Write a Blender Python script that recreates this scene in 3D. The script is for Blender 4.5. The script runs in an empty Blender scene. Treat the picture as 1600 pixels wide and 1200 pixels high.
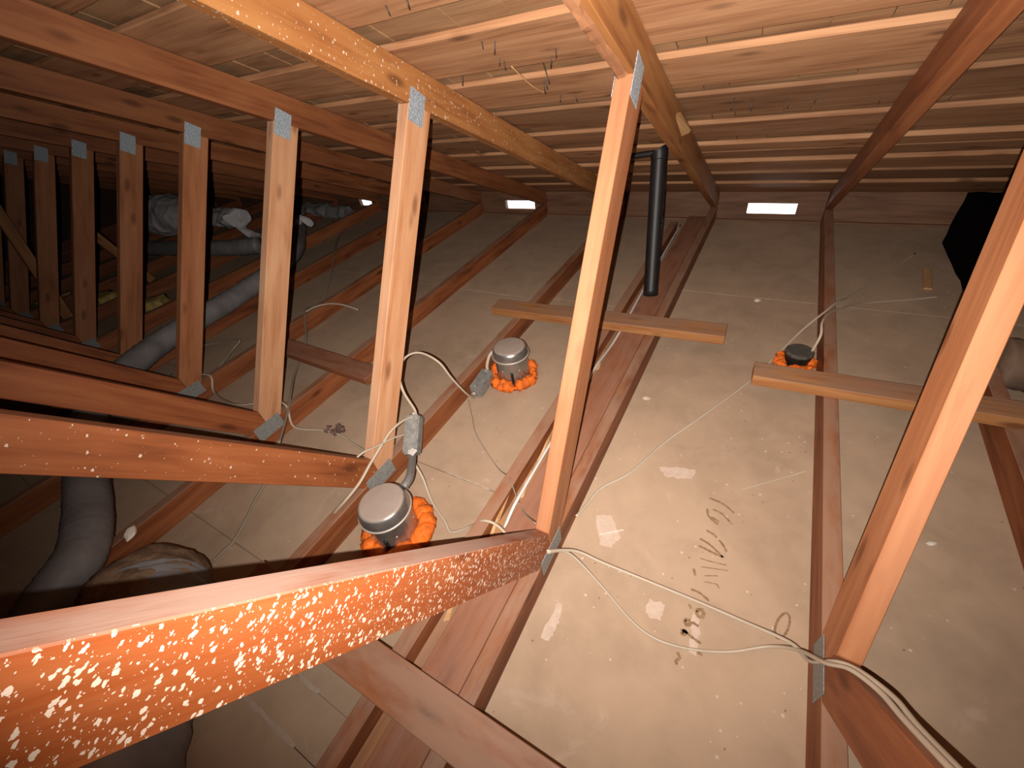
import bpy, bmesh, math, random
from mathutils import Vector, Matrix, noise

random.seed(11)
scene = bpy.context.scene
col = scene.collection

# ---------------------------------------------------------------- camera, world, light, exposure
cam_data = bpy.data.cameras.new('camera')
cam_data.sensor_width = 36.0
cam_data.lens = 640.734 / 1600 * 36.0
cam_data.clip_start = 0.02
cam = bpy.data.objects.new('camera', cam_data)
col.objects.link(cam)
YAW, PITCH, ROLL = -0.6280, -0.6848, -0.1887
fw = Vector((math.sin(YAW) * math.cos(PITCH), math.cos(YAW) * math.cos(PITCH), math.sin(PITCH)))
rt = fw.cross(Vector((0, 0, 1))).normalized()
up = rt.cross(fw)
rt2 = rt * math.cos(ROLL) + up * math.sin(ROLL)
up2 = -rt * math.sin(ROLL) + up * math.cos(ROLL)
m = Matrix((rt2, up2, -fw)).transposed().to_4x4()
m.translation = Vector((-0.2898, -0.5194, 1.0832))
cam.matrix_world = m
scene.camera = cam

world = bpy.data.worlds.new('daylight')
scene.world = world
world.use_nodes = True
bg = world.node_tree.nodes['Background']
bg.inputs['Color'].default_value = (1.0, 0.97, 0.92, 1)
bg.inputs['Strength'].default_value = 4.0

# the phone flash just beside the lens
lamp_data = bpy.data.lights.new('flash_lamp', 'SPOT')
lamp_data.energy = 172.0
lamp_data.color = (1.0, 0.905, 0.825)
lamp_data.spot_size = math.radians(150)
lamp_data.spot_blend = 1.0
lamp_data.shadow_soft_size = 0.002
lamp = bpy.data.objects.new('flash_lamp', lamp_data)
col.objects.link(lamp)
lamp.location = (-0.298, -0.561, 1.101)
lamp.rotation_euler = Vector((-0.355, 0.86, -0.365)).to_track_quat('-Z', 'Y').to_euler()

scene.view_settings.view_transform = 'Standard'
scene.view_settings.look = 'None'
scene.view_settings.gamma = 1.0
scene.view_settings.exposure = 0.0
scene.view_settings.use_curve_mapping = False

# ---------------------------------------------------------------- node helpers
ALB = 0.62                   # every albedo below is multiplied by this
def alb(c, k=None):
    return tuple(x * (ALB if k is None else k) for x in c)

def new_mat(name):
    mt = bpy.data.materials.new(name)
    mt.use_nodes = True
    nt = mt.node_tree
    bs = nt.nodes['Principled BSDF']
    return mt, nt, bs

def N(nt, kind, **kw):
    n = nt.nodes.new(kind)
    for k, v in kw.items():
        if k.startswith('i_'):
            n.inputs[k[2:].replace('_', ' ')].default_value = v
        else:
            setattr(n, k, v)
    return n

def ramp(nt, src, stops):
    r = nt.nodes.new('ShaderNodeValToRGB')
    els = r.color_ramp.elements
    while len(els) > 1:
        els.remove(els[-1])
    els[0].position, els[0].color = stops[0][0], (*stops[0][1], 1)
    for p, c in stops[1:]:
        e = els.new(p)
        e.color = (*c, 1)
    nt.links.new(src, r.inputs['Fac'])
    return r

def math_node(nt, op, a, b=None, clamp=False):
    n = nt.nodes.new('ShaderNodeMath')
    n.operation = op
    n.use_clamp = clamp
    for i, v in enumerate((a, b)):
        if v is None:
            continue
        if isinstance(v, (int, float)):
            n.inputs[i].default_value = v
        else:
            nt.links.new(v, n.inputs[i])
    return n.outputs[0]

def step(nt, v, lo, hi):
    n = nt.nodes.new('ShaderNodeMapRange')
    n.interpolation_type = 'SMOOTHSTEP'
    n.inputs['From Min'].default_value = lo
    n.inputs['From Max'].default_value = hi
    nt.links.new(v, n.inputs['Value'])
    return n.outputs['Result']

def mix(nt, fac, a, b):
    n = nt.nodes.new('ShaderNodeMix')
    n.data_type = 'RGBA'
    ia, ib = n.inputs[6], n.inputs[7]
    if isinstance(fac, (int, float)):
        n.inputs[0].default_value = fac
    else:
        nt.links.new(fac, n.inputs[0])
    for v, s in ((a, ia), (b, ib)):
        if isinstance(v, tuple):
            s.default_value = (*v, 1)
        else:
            nt.links.new(v, s)
    return n.outputs[2]

def coords(nt, scale, jitter=40.0):
    tc = nt.nodes.new('ShaderNodeTexCoord')
    oi = nt.nodes.new('ShaderNodeObjectInfo')
    mul = nt.nodes.new('ShaderNodeMath')
    mul.operation = 'MULTIPLY'
    mul.inputs[1].default_value = jitter
    nt.links.new(oi.outputs['Random'], mul.inputs[0])
    add = nt.nodes.new('ShaderNodeVectorMath')
    add.operation = 'ADD'
    nt.links.new(tc.outputs['Object'], add.inputs[0])
    nt.links.new(mul.outputs[0], add.inputs[1])
    mp = nt.nodes.new('ShaderNodeMapping')
    mp.inputs['Scale'].default_value = scale
    nt.links.new(add.outputs[0], mp.inputs['Vector'])
    return mp.outputs['Vector'], oi

def noise_tex(nt, vec, scale, detail=3.0, rough=0.55, dist=0.0):
    n = nt.nodes.new('ShaderNodeTexNoise')
    n.inputs['Scale'].default_value = scale
    n.inputs['Detail'].default_value = detail
    n.inputs['Roughness'].default_value = rough
    n.inputs['Distortion'].default_value = dist
    nt.links.new(vec, n.inputs['Vector'])
    return n.outputs['Fac']

def wood(name, light, mid, dark, dust=None, dust_amt=0.8, speck=0.0, rough=0.55, tint=0.35, grain=1.0,
         speck_col=(0.95, 0.78, 0.62), knots=True, spec=0.3, dust_range=(0.35, 0.75)):
    light, mid, dark = alb(light), alb(mid), alb(dark)
    dust = alb(dust) if dust else None
    speck_col = alb(speck_col)
    mt, nt, bs = new_mat(name)
    v, oi = coords(nt, (1.1, 16 * grain, 16 * grain))
    g1 = noise_tex(nt, v, 2.6, 6, 0.65, 0.6)
    v2, _ = coords(nt, (0.9, 5.0, 5.0))
    g2 = noise_tex(nt, v2, 2.2, 2, 0.5, 1.2)
    s = math_node(nt, 'ADD', math_node(nt, 'MULTIPLY', g1, 0.6), math_node(nt, 'MULTIPLY', g2, 0.5))
    rp = ramp(nt, s, [(0.36, dark), (0.50, mid), (0.66, light)])
    c = rp.outputs['Color']
    # board to board difference
    hsv = nt.nodes.new('ShaderNodeHueSaturation')
    val = math_node(nt, 'ADD', math_node(nt, 'MULTIPLY', oi.outputs['Random'], tint), 1.0 - tint * 0.55)
    nt.links.new(val, hsv.inputs['Value'])
    nt.links.new(c, hsv.inputs['Color'])
    c = hsv.outputs['Color']
    if knots:
        vk, _ = coords(nt, (4.2, 12.0, 12.0))
        vo = nt.nodes.new('ShaderNodeTexVoronoi')
        vo.inputs['Scale'].default_value = 1.0
        nt.links.new(vk, vo.inputs['Vector'])
        k = step(nt, vo.outputs['Distance'], 0.20, 0.05)
        c = mix(nt, math_node(nt, 'MULTIPLY', k, 0.75), c, tuple(x * 0.55 for x in dark))
    if dust:
        ge = nt.nodes.new('ShaderNodeNewGeometry')
        sx = nt.nodes.new('ShaderNodeSeparateXYZ')
        nt.links.new(ge.outputs['Normal'], sx.inputs[0])
        d = step(nt, sx.outputs['Z'], *dust_range)
        vd, _ = coords(nt, (3, 9, 9))
        dn = step(nt, noise_tex(nt, vd, 2.0, 4, 0.6), 0.2, 0.62)
        c = mix(nt, math_node(nt, 'MULTIPLY', d, math_node(nt, 'MULTIPLY', dn, dust_amt)), c, dust)
    if speck > 0:
        vs, _ = coords(nt, (1.0, 1.0, 1.0))
        rot = nt.nodes.new('ShaderNodeMapping')
        rot.inputs['Rotation'].default_value = (0, 0.9, 0)
        rot.inputs['Scale'].default_value = (225, 225, 160)
        nt.links.new(vs, rot.inputs['Vector'])
        wob = nt.nodes.new('ShaderNodeTexNoise')
        wob.inputs['Scale'].default_value = 1.4
        nt.links.new(rot.outputs[0], wob.inputs['Vector'])
        ad = nt.nodes.new('ShaderNodeVectorMath')
        ad.operation = 'ADD'
        nt.links.new(rot.outputs[0], ad.inputs[0])
        nt.links.new(wob.outputs['Color'], ad.inputs[1])
        vo2 = nt.nodes.new('ShaderNodeTexVoronoi')
        vo2.inputs['Scale'].default_value = 1.0
        nt.links.new(ad.outputs[0], vo2.inputs['Vector'])
        gate = noise_tex(nt, vs, 9.0, 2, 0.6)
        sepc = nt.nodes.new('ShaderNodeSeparateColor')
        nt.links.new(vo2.outputs['Color'], sepc.inputs[0])
        # each drop has a size of its own; most cells carry none
        size = math_node(nt, 'MULTIPLY', step(nt, sepc.outputs[0], 1.0 - speck, 1.0), 0.52)
        size = math_node(nt, 'MULTIPLY', size, step(nt, gate, 0.2, 0.45))
        k = math_node(nt, 'GREATER_THAN', size, vo2.outputs['Distance'])
        # a second, finer spray
        vo3 = nt.nodes.new('ShaderNodeTexVoronoi')
        vo3.inputs['Scale'].default_value = 2.1
        nt.links.new(ad.outputs[0], vo3.inputs['Vector'])
        sep3 = nt.nodes.new('ShaderNodeSeparateColor')
        nt.links.new(vo3.outputs['Color'], sep3.inputs[0])
        k3 = math_node(nt, 'GREATER_THAN', math_node(nt, 'MULTIPLY', step(nt, sep3.outputs[0], 1.0 - speck * 0.6, 1.0), 0.36), vo3.outputs['Distance'])
        k = math_node(nt, 'MAXIMUM', k, k3)
        g2n = nt.nodes.new('ShaderNodeNewGeometry')
        s2n = nt.nodes.new('ShaderNodeSeparateXYZ')
        nt.links.new(g2n.outputs['Normal'], s2n.inputs[0])
        k = math_node(nt, 'MULTIPLY', k, step(nt, s2n.outputs['Z'], 0.5, 0.3))
        c = mix(nt, math_node(nt, 'MULTIPLY', k, 0.9), c, speck_col)
    nt.links.new(c, bs.inputs['Base Color'])
    bs.inputs['Roughness'].default_value = rough
    bs.inputs['Specular IOR Level'].default_value = spec
    bp = nt.nodes.new('ShaderNodeBump')
    bp.inputs['Strength'].default_value = 0.25
    bp.inputs['Distance'].default_value = 0.004
    nt.links.new(g1, bp.inputs['Height'])
    nt.links.new(bp.outputs[0], bs.inputs['Normal'])
    return mt

def plain(name, c, rough=0.6, metal=0.0, var=0.15, scale=12.0, bump=0.0, spec=0.4, dust=None):
    c = alb(c)
    dust = alb(dust) if dust else None
    mt, nt, bs = new_mat(name)
    v, oi = coords(nt, (1, 1, 1))
    n = noise_tex(nt, v, scale, 4, 0.6)
    rp = ramp(nt, n, [(0.3, tuple(x * (1 - var) for x in c)), (0.7, tuple(min(1, x * (1 + var)) for x in c))])
    cc = rp.outputs['Color']
    if dust:
        ge = nt.nodes.new('ShaderNodeNewGeometry')
        sx = nt.nodes.new('ShaderNodeSeparateXYZ')
        nt.links.new(ge.outputs['Normal'], sx.inputs[0])
        cc = mix(nt, math_node(nt, 'MULTIPLY', step(nt, sx.outputs['Z'], 0.5, 0.95), 0.75), cc, dust)
        mm = math_node(nt, 'SUBTRACT', metal, math_node(nt, 'MULTIPLY', step(nt, sx.outputs['Z'], 0.5, 0.95), metal * 0.85))
        nt.links.new(mm, bs.inputs['Metallic'])
    else:
        bs.inputs['Metallic'].default_value = metal
    nt.links.new(cc, bs.inputs['Base Color'])
    bs.inputs['Roughness'].default_value = rough
    bs.inputs['Specular IOR Level'].default_value = spec
    if bump:
        bp = nt.nodes.new('ShaderNodeBump')
        bp.inputs['Strength'].default_value = bump
        bp.inputs['Distance'].default_value = 0.01
        nt.links.new(n, bp.inputs['Height'])
        nt.links.new(bp.outputs[0], bs.inputs['Normal'])
    return mt

DUST = (0.46, 0.29, 0.20)
M = {}
M['chord'] = wood('fir_chord', (0.42, 0.145, 0.052), (0.30, 0.090, 0.031), (0.16, 0.045, 0.018), DUST, 0.75)
M['web'] = wood('fir_web', (0.64, 0.27, 0.12), (0.53, 0.20, 0.08), (0.36, 0.115, 0.042), (0.62, 0.30, 0.165), 0.75, tint=0.25)
M['web_pale'] = wood('pale_fir_web', (0.88, 0.49, 0.27), (0.76, 0.37, 0.18), (0.52, 0.21, 0.09), (0.90, 0.56, 0.37), 0.75, tint=0.1)
M['peak_web'] = wood('fir_peak_web', (0.50, 0.17, 0.06), (0.38, 0.11, 0.036), (0.22, 0.06, 0.02), DUST, 0.8, tint=0.25)
M['web_spatter'] = wood('fir_web_spattered', (0.44, 0.125, 0.038), (0.37, 0.088, 0.022), (0.24, 0.05, 0.016), (0.53, 0.345, 0.27), 0.97,
                        speck=0.62, tint=0.0, rough=0.45, dust_range=(0.3, 0.55))
M['web_light_spatter'] = wood('fir_lightly_spattered', (0.46, 0.15, 0.05), (0.36, 0.105, 0.032), (0.22, 0.06, 0.02), DUST, 0.8,
                              speck=0.045, tint=0.0)
M['top'] = wood('fir_top_chord', (0.44, 0.165, 0.062), (0.33, 0.11, 0.04), (0.18, 0.055, 0.022), None)
M['top_golden'] = wood('golden_fir_top_chord', (0.54, 0.25, 0.085), (0.43, 0.175, 0.055), (0.25, 0.085, 0.028), None, tint=0.0)
M['top_spatter'] = wood('fir_top_chord_spattered', (0.58, 0.26, 0.085), (0.48, 0.19, 0.058), (0.28, 0.095, 0.03), None, speck=0.11, tint=0.0)
M['deck'] = wood('deck_board_fir', (0.59, 0.315, 0.16), (0.45, 0.22, 0.105), (0.25, 0.103, 0.049), None, tint=0.6, grain=1.5, rough=0.7)
M['shingle'] = wood('wood_shingle', (0.62, 0.36, 0.18), (0.46, 0.24, 0.115), (0.26, 0.12, 0.055), None, tint=0.5, knots=False, rough=0.8)
M['plank'] = wood('nailer_plank', (0.44, 0.18, 0.08), (0.33, 0.115, 0.05), (0.19, 0.06, 0.027), (0.42, 0.215, 0.145), 0.7)
M['brace'] = wood('brace_lumber', (0.60, 0.29, 0.11), (0.48, 0.20, 0.07), (0.28, 0.10, 0.04), (0.42, 0.25, 0.165), 0.8)
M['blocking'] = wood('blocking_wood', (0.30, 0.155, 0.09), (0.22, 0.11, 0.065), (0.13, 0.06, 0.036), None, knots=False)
M['splinter'] = wood('fresh_splinter', (0.70, 0.42, 0.20), (0.60, 0.32, 0.13), (0.40, 0.18, 0.07), None, knots=False)
M['bark'] = wood('bark_edge', (0.62, 0.30, 0.14), (0.42, 0.18, 0.08), (0.16, 0.06, 0.03), None, knots=False, rough=0.9)
M['galv'] = plain('galvanized_steel', (0.56, 0.66, 0.74), 0.5, 0.25, 0.35, 220, 0.5)
M['galv_dull'] = plain('dusty_galvanized_steel', (0.40, 0.41, 0.39), 0.6, 0.2, 0.35, 220, 0.5)
M['galv_box'] = plain('dusty_steel_box', (0.36, 0.36, 0.34), 0.6, 0.3, 0.3, 60, 0.1)
M['can'] = plain('can_aluminium', (0.62, 0.59, 0.55), 0.30, 0.85, 0.15, 25, 0.04, dust=(0.50, 0.38, 0.31))
M['can_rim'] = plain('can_rim_bead', (0.75, 0.66, 0.58), 0.45, 0.3, 0.1, 40)
M['can_black'] = plain('black_enamel', (0.012, 0.011, 0.010), 0.55, 0, 0.3, 30)
M['can_lid'] = plain('dusty_black_lid', (0.10, 0.09, 0.075), 0.7, 0, 0.3, 40)
M['foam'] = plain('orange_fire_foam', (1.0, 0.20, 0.012), 0.75, 0, 0.35, 45, 0.6)
M['cable'] = plain('cream_cable', (0.66, 0.55, 0.42), 0.55, 0, 0.08, 8)
M['cable_dark'] = plain('dusty_cable', (0.40, 0.32, 0.24), 0.7, 0, 0.15, 8)
M['cable_black'] = plain('dark_cable', (0.06, 0.045, 0.035), 0.7, 0, 0.2, 8)
M['conduit'] = plain('armoured_conduit', (0.36, 0.36, 0.35), 0.45, 0.5, 0.2, 160, 0.3)
M['abs'] = plain('black_abs_pipe', (0.014, 0.013, 0.014), 0.5, 0, 0.25, 20)
M['duct'] = plain('grey_vinyl_duct', (0.30, 0.285, 0.285), 0.55, 0, 0.25, 9, 0.35)
M['duct_brown'] = plain('dusty_flex_duct', (0.24, 0.15, 0.10), 0.8, 0, 0.3, 9, 0.4)
M['opening_black'] = plain('dark_opening_black', (0.004, 0.0035, 0.004), 0.95, 0, 0.2, 9, spec=0.04)  # near-black colour stands in for the darkness of an opening
M['foil'] = plain('silver_foil', (1.0, 0.98, 1.0), 0.5, 0.15, 0.2, 14, 0.6)
M['fibre'] = plain('tan_fibreglass', (0.30, 0.19, 0.115), 0.95, 0, 0.45, 28, 0.9)
M['yellow_fibre'] = plain('yellow_fibreglass', (0.70, 0.50, 0.16), 0.95, 0, 0.3, 28, 0.8)
M['chip'] = plain('white_plaster', (0.85, 0.78, 0.66), 0.8, 0, 0.1, 60)
M['white_foam'] = plain('white_foam', (1.45, 1.36, 1.15), 0.8, 0, 0.05, 60)
M['smear'] = plain('plaster_smear', (0.74, 0.57, 0.45), 0.9, 0, 0.10, 60)
M['ink'] = plain('faded_ink', (0.36, 0.22, 0.12), 0.9, 0, 0.3, 90)
M['ragged'] = plain('torn_paper_edge', (0.62, 0.48, 0.37), 0.9, 0, 0.12, 60)
M['white_tag'] = plain('white_tag', (0.82, 0.78, 0.75), 0.6, 0, 0.05, 40)
M['nail'] = plain('nail_steel', (0.10, 0.08, 0.07), 0.5, 0.6, 0.2, 90)
M['lint'] = plain('brown_lint', (0.22, 0.13, 0.10), 0.95, 0, 0.4, 60, 0.5)
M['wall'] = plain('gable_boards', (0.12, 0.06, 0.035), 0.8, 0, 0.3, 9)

def floor_mat():
    mt, nt, bs = new_mat('drywall_paper')
    tc = nt.nodes.new('ShaderNodeTexCoord')
    ge = nt.nodes.new('ShaderNodeNewGeometry')
    pos = ge.outputs['Position']
    n1 = noise_tex(nt, pos, 1.7, 4, 0.6)
    n2 = noise_tex(nt, pos, 9.0, 5, 0.65, 0.4)
    s = math_node(nt, 'ADD', math_node(nt, 'MULTIPLY', n1, 0.6), math_node(nt, 'MULTIPLY', n2, 0.4))
    c = ramp(nt, s, [(0.34, alb((0.46, 0.325, 0.22))), (0.52, alb((0.60, 0.43, 0.295))), (0.68, alb((0.68, 0.49, 0.335)))]).outputs['Color']
    # pale plaster dust
    n3 = noise_tex(nt, pos, 6.5, 6, 0.7, 0.8)
    c = mix(nt, math_node(nt, 'MULTIPLY', step(nt, n3, 0.60, 0.74), 0.6), c, alb((0.74, 0.56, 0.43)))
    # crumbs, light and dark
    for sc, thr, cc, frac in ((70, 0.15, alb((0.84, 0.68, 0.55)), 0.90), (75, 0.11, alb((0.22, 0.13, 0.09)), 0.94)):
        vo = nt.nodes.new('ShaderNodeTexVoronoi')
        vo.inputs['Scale'].default_value = sc
        nt.links.new(pos, vo.inputs['Vector'])
        sepc = nt.nodes.new('ShaderNodeSeparateColor')
        nt.links.new(vo.outputs['Color'], sepc.inputs[0])
        sz = math_node(nt, 'MULTIPLY', step(nt, sepc.outputs[0], frac, 1.0), thr * 1.6)
        k = math_node(nt, 'GREATER_THAN', sz, vo.outputs['Distance'])
        c = mix(nt, math_node(nt, 'MULTIPLY', k, 0.8), c, cc)
    nt.links.new(c, bs.inputs['Base Color'])
    bs.inputs['Roughness'].default_value = 0.85
    bs.inputs['Specular IOR Level'].default_value = 0.2
    bp = nt.nodes.new('ShaderNodeBump')
    bp.inputs['Strength'].default_value = 0.15
    bp.inputs['Distance'].default_value = 0.003
    nt.links.new(n2, bp.inputs['Height'])
    nt.links.new(bp.outputs[0], bs.inputs['Normal'])
    return mt
M['drywall'] = floor_mat()

# ---------------------------------------------------------------- object helpers
def link(name, mesh, mat=None, parent=None):
    if mat is not None and not mesh.materials:
        mesh.materials.append(mat)
    o = bpy.data.objects.new(name, mesh)
    col.objects.link(o)
    if parent is not None:
        o.parent = parent
    return o

def tag(o, label=None, cat=None, group=None, kind=None):
    if label: o['label'] = label
    if cat: o['category'] = cat
    if group: o['group'] = group
    if kind: o['kind'] = kind
    return o

def empty(name, loc=(0, 0, 0)):
    o = bpy.data.objects.new(name, None)
    o.empty_display_size = 0.1
    o.location = loc
    col.objects.link(o)
    return o

def to_mesh(bm, name, smooth=False):
    bmesh.ops.recalc_face_normals(bm, faces=bm.faces)
    me = bpy.data.meshes.new(name)
    bm.to_mesh(me)
    bm.free()
    if smooth:
        for p in me.polygons:
            p.use_smooth = True
    return me

def add_box(bm, lo, hi, mtx=None):
    vs = []
    for x in (lo[0], hi[0]):
        for y in (lo[1], hi[1]):
            for z in (lo[2], hi[2]):
                v = Vector((x, y, z))
                vs.append(bm.verts.new(mtx @ v if mtx else v))
    for f in ((0, 1, 3, 2), (4, 6, 7, 5), (0, 4, 5, 1), (2, 3, 7, 6), (0, 2, 6, 4), (1, 5, 7, 3)):
        bm.faces.new([vs[i] for i in f])
    return vs

def box_mesh(name, lo, hi, bevel=0.0, seg=1):
    bm = bmesh.new()
    add_box(bm, lo, hi)
    if bevel:
        bmesh.ops.bevel(bm, geom=bm.edges[:], offset=bevel, segments=seg, affect='EDGES')
    return to_mesh(bm, name)

def member(name, poly, x0, x1, mat, parent, p0, d, bevel=0.0015):
    """lumber: a YZ polygon extruded from x0 to x1; its own X axis runs along direction d from p0"""
    d = d.normalized()
    xa = Vector((0, d.x, d.y))
    ya = Vector((1, 0, 0))
    za = xa.cross(ya)
    mt = Matrix((xa, ya, za)).transposed().to_4x4()
    mt.translation = Vector((0, p0[0], p0[1]))
    inv = mt.inverted()
    bm = bmesh.new()
    a = [bm.verts.new(inv @ Vector((x0, y, z))) for y, z in poly]
    b = [bm.verts.new(inv @ Vector((x1, y, z))) for y, z in poly]
    bm.faces.new(a)
    bm.faces.new(b)
    n = len(poly)
    for i in range(n):
        bm.faces.new((a[i], a[(i + 1) % n], b[(i + 1) % n], b[i]))
    if bevel:
        bmesh.ops.bevel(bm, geom=bm.edges[:], offset=bevel, segments=1, affect='EDGES')
    o = link(name, to_mesh(bm, name), mat, parent)
    o.matrix_basis = mt
    return o

def smooth_path(pts, per=6):
    P = [Vector(p) for p in pts]
    out = []
    for i in range(len(P) - 1):
        p0 = P[max(i - 1, 0)]; p1 = P[i]; p2 = P[i + 1]; p3 = P[min(i + 2, len(P) - 1)]
        for k in range(per):
            t = k / per
            out.append(0.5 * ((2 * p1) + (p2 - p0) * t + (2 * p0 - 5 * p1 + 4 * p2 - p3) * t * t + (3 * p1 - p0 - 3 * p2 + p3) * t ** 3))
    out.append(P[-1])
    return out

def tube_mesh(name, pts, r, sides=8, per=6, rfun=None, flat=1.0, jitter=0.0):
    path = smooth_path(pts, per)
    bm = bmesh.new()
    rings = []
    nrm = None
    for i, p in enumerate(path):
        t = (path[min(i + 1, len(path) - 1)] - path[max(i - 1, 0)]).normalized()
        if nrm is None:
            nrm = t.cross(Vector((0, 0, 1)))
            if nrm.length < 1e-3:
                nrm = Vector((1, 0, 0))
        nrm = (nrm - t * nrm.dot(t)).normalized()
        bn = t.cross(nrm)
        rr = rfun(i / (len(path) - 1)) if rfun else r
        ring = []
        for k in range(sides):
            a = 2 * math.pi * k / sides
            jr = rr
            if jitter:
                q = p + (nrm * math.cos(a) + bn * math.sin(a)) * rr
                jr = rr * (1 + jitter * noise.noise(q * 9))
            ring.append(bm.verts.new(p + nrm * math.cos(a) * jr + bn * math.sin(a) * jr * flat))
        rings.append(ring)
    for a, b in zip(rings, rings[1:]):
        for k in range(sides):
            bm.faces.new((a[k], a[(k + 1) % sides], b[(k + 1) % sides], b[k]))
    bm.faces.new(rings[0])
    bm.faces.new(rings[-1])
    return to_mesh(bm, name, True)

def lathe_mesh(name, prof, sides=40, smooth=True, centre=(0, 0)):
    bm = bmesh.new()
    rings = []
    for r, z in prof:
        if r < 1e-6:
            rings.append([bm.verts.new((centre[0], centre[1], z))])
        else:
            rings.append([bm.verts.new((centre[0] + r * math.cos(2 * math.pi * k / sides),
                                        centre[1] + r * math.sin(2 * math.pi * k / sides), z)) for k in range(sides)])
    for a, b in zip(rings, rings[1:]):
        for k in range(sides):
            k2 = (k + 1) % sides
            if len(a) == 1 and len(b) == 1:
                continue
            if len(a) == 1:
                bm.faces.new((a[0], b[k2], b[k]))
            elif len(b) == 1:
                bm.faces.new((a[k], a[k2], b[0]))
            else:
                bm.faces.new((a[k], a[k2], b[k2], b[k]))
    return to_mesh(bm, name, smooth)

def slab_mesh(name, outline, z0, z1):
    bm = bmesh.new()
    a = [bm.verts.new((x, y, z0)) for x, y in outline]
    b = [bm.verts.new((x, y, z1)) for x, y in outline]
    bm.faces.new(a)
    bm.faces.new(b)
    n = len(a)
    for i in range(n):
        bm.faces.new((a[i], a[(i + 1) % n], b[(i + 1) % n], b[i]))
    return to_mesh(bm, name)

# ---------------------------------------------------------------- dimensions (metres)
SP = 0.61                    # truss spacing
H = 0.019                    # half thickness of the lumber
T = 0.089                    # depth of the lumber
P = 0.4381                   # roof pitch (rad)
TP, CP, SPT = math.tan(P), math.cos(P), math.sin(P)
ZT = 1.2412                  # underside of the top chord above the joint (y = 0)
EAVE = 2.49                  # y of the eave wall
RIDGE = -1.42
XL, XR = -7.75, 1.50         # gable walls
BACK = 2 * RIDGE - EAVE      # the other eave
def roof(y, off=0.0):        # height of the roof plane, off measured square to it
    yy = y if y >= RIDGE else 2 * RIDGE - y
    return ZT + off / CP - yy * TP

# ---------------------------------------------------------------- floor of drywall panels
floor = link('floor', box_mesh('floor', (XL, BACK, -0.06), (XR, EAVE, -0.0128)), M['drywall'])
tag(floor, kind='structure')
rows_a = [EAVE - 0.001, 1.262, 0.064, -0.578, -0.670, -1.85, -3.05, -4.25, BACK]
rows_b = [EAVE - 0.001, 1.50, -0.92, -2.15, -3.4, -4.6, BACK]
rows_c = [EAVE - 0.001, 1.235, -0.435, -1.65, -2.85, -4.05, BACK]
cols_x = [(XR, -0.61, rows_b), (-0.61, -1.22, rows_a), (-1.22, -2.44, rows_c), (-2.44, -4.88, rows_a), (-4.88, -7.32, rows_c), (-7.32, XL, rows_b)]
G = 0.0018
for xa, xb, rows in cols_x:
    for r in range(len(rows) - 1):
        lo = (xb + G, rows[r + 1] + G, -0.0127)
        hi = (xa - G, rows[r] - G, 0.0)
        link('drywall_panel', box_mesh('drywall_panel', lo, hi), M['drywall'], floor)

# torn paper edges along the panel joints in the second bay
def ragged(pts, w, parent, seed):
    rnd = random.Random(seed)
    bm = bmesh.new()
    top = []
    bot = []
    for i in range(len(pts) - 1):
        a, b = Vector(pts[i]), Vector(pts[i + 1])
        for k in range(10):
            p = a.lerp(b, k / 10)
            top.append((p.x, p.y + w * rnd.uniform(0.2, 0.6)))
            bot.append((p.x, p.y - w * rnd.uniform(0.1, 0.5)))
    bm.free()
    o = link('torn_paper_edge', slab_mesh('torn_paper_edge', top + bot[::-1], 0.0, 0.0016), M['ragged'], parent)
    return o
ragged([(-1.19, -0.576), (-0.93, -0.578)], 0.012, floor, 1)
ragged([(-1.19, -0.668), (-0.90, -0.671)], 0.014, floor, 2)
ragged([(-1.06, 0.066), (-0.86, 0.064)], 0.007, floor, 3)
ragged([(-1.76, 1.236), (-1.44, 1.236)], 0.010, floor, 4)

# faded stamped print on the drywall beside the first truss: strokes copied one by one
STROKES = [
    [(-0.266, 0.295), (-0.24, 0.292), (-0.22, 0.285), (-0.199, 0.271)], [(-0.265, 0.257), (-0.258, 0.235), (-0.238, 0.221), (-0.231, 0.219)],
    [(-0.251, 0.261), (-0.227, 0.256), (-0.204, 0.238)], [(-0.252, 0.235), (-0.23, 0.227)], [(-0.256, 0.188), (-0.238, 0.184), (-0.228, 0.177)],
    [(-0.267, 0.157), (-0.244, 0.151), (-0.224, 0.14), (-0.204, 0.127)], [(-0.265, 0.135), (-0.248, 0.133), (-0.23, 0.13), (-0.206, 0.128)],
    [(-0.222, 0.173), (-0.209, 0.16), (-0.2, 0.146)], [(-0.261, 0.013), (-0.241, 0.013), (-0.218, 0.003)], [(-0.265, 0.068), (-0.258, 0.051)],
    [(-0.258, -0.024), (-0.251, -0.032)], [(-0.241, -0.032), (-0.228, -0.024), (-0.224, -0.037), (-0.234, -0.042), (-0.241, -0.032)],
    [(-0.26, -0.063), (-0.25, -0.061), (-0.247, -0.068), (-0.255, -0.072), (-0.26, -0.063)], [(-0.244, -0.061), (-0.229, -0.064)],
    [(-0.26, -0.086), (-0.251, -0.089), (-0.258, -0.096), (-0.26, -0.086)], [(-0.258, -0.086), (-0.238, -0.093), (-0.218, -0.098)],
    [(-0.223, -0.118), (-0.211, -0.119)], [(-0.26, -0.137), (-0.253, -0.146), (-0.259, -0.156), (-0.255, -0.161)],
    [(-0.25, 0.08), (-0.19, 0.097)], [(-0.257, 0.102), (-0.229, 0.104), (-0.195, 0.11)], [(-0.239, 0.06), (-0.21, 0.073)],
    [(-0.236, 0.045), (-0.21, 0.051)], [(-0.209, 0.052), (-0.202, 0.043)]]
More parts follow.
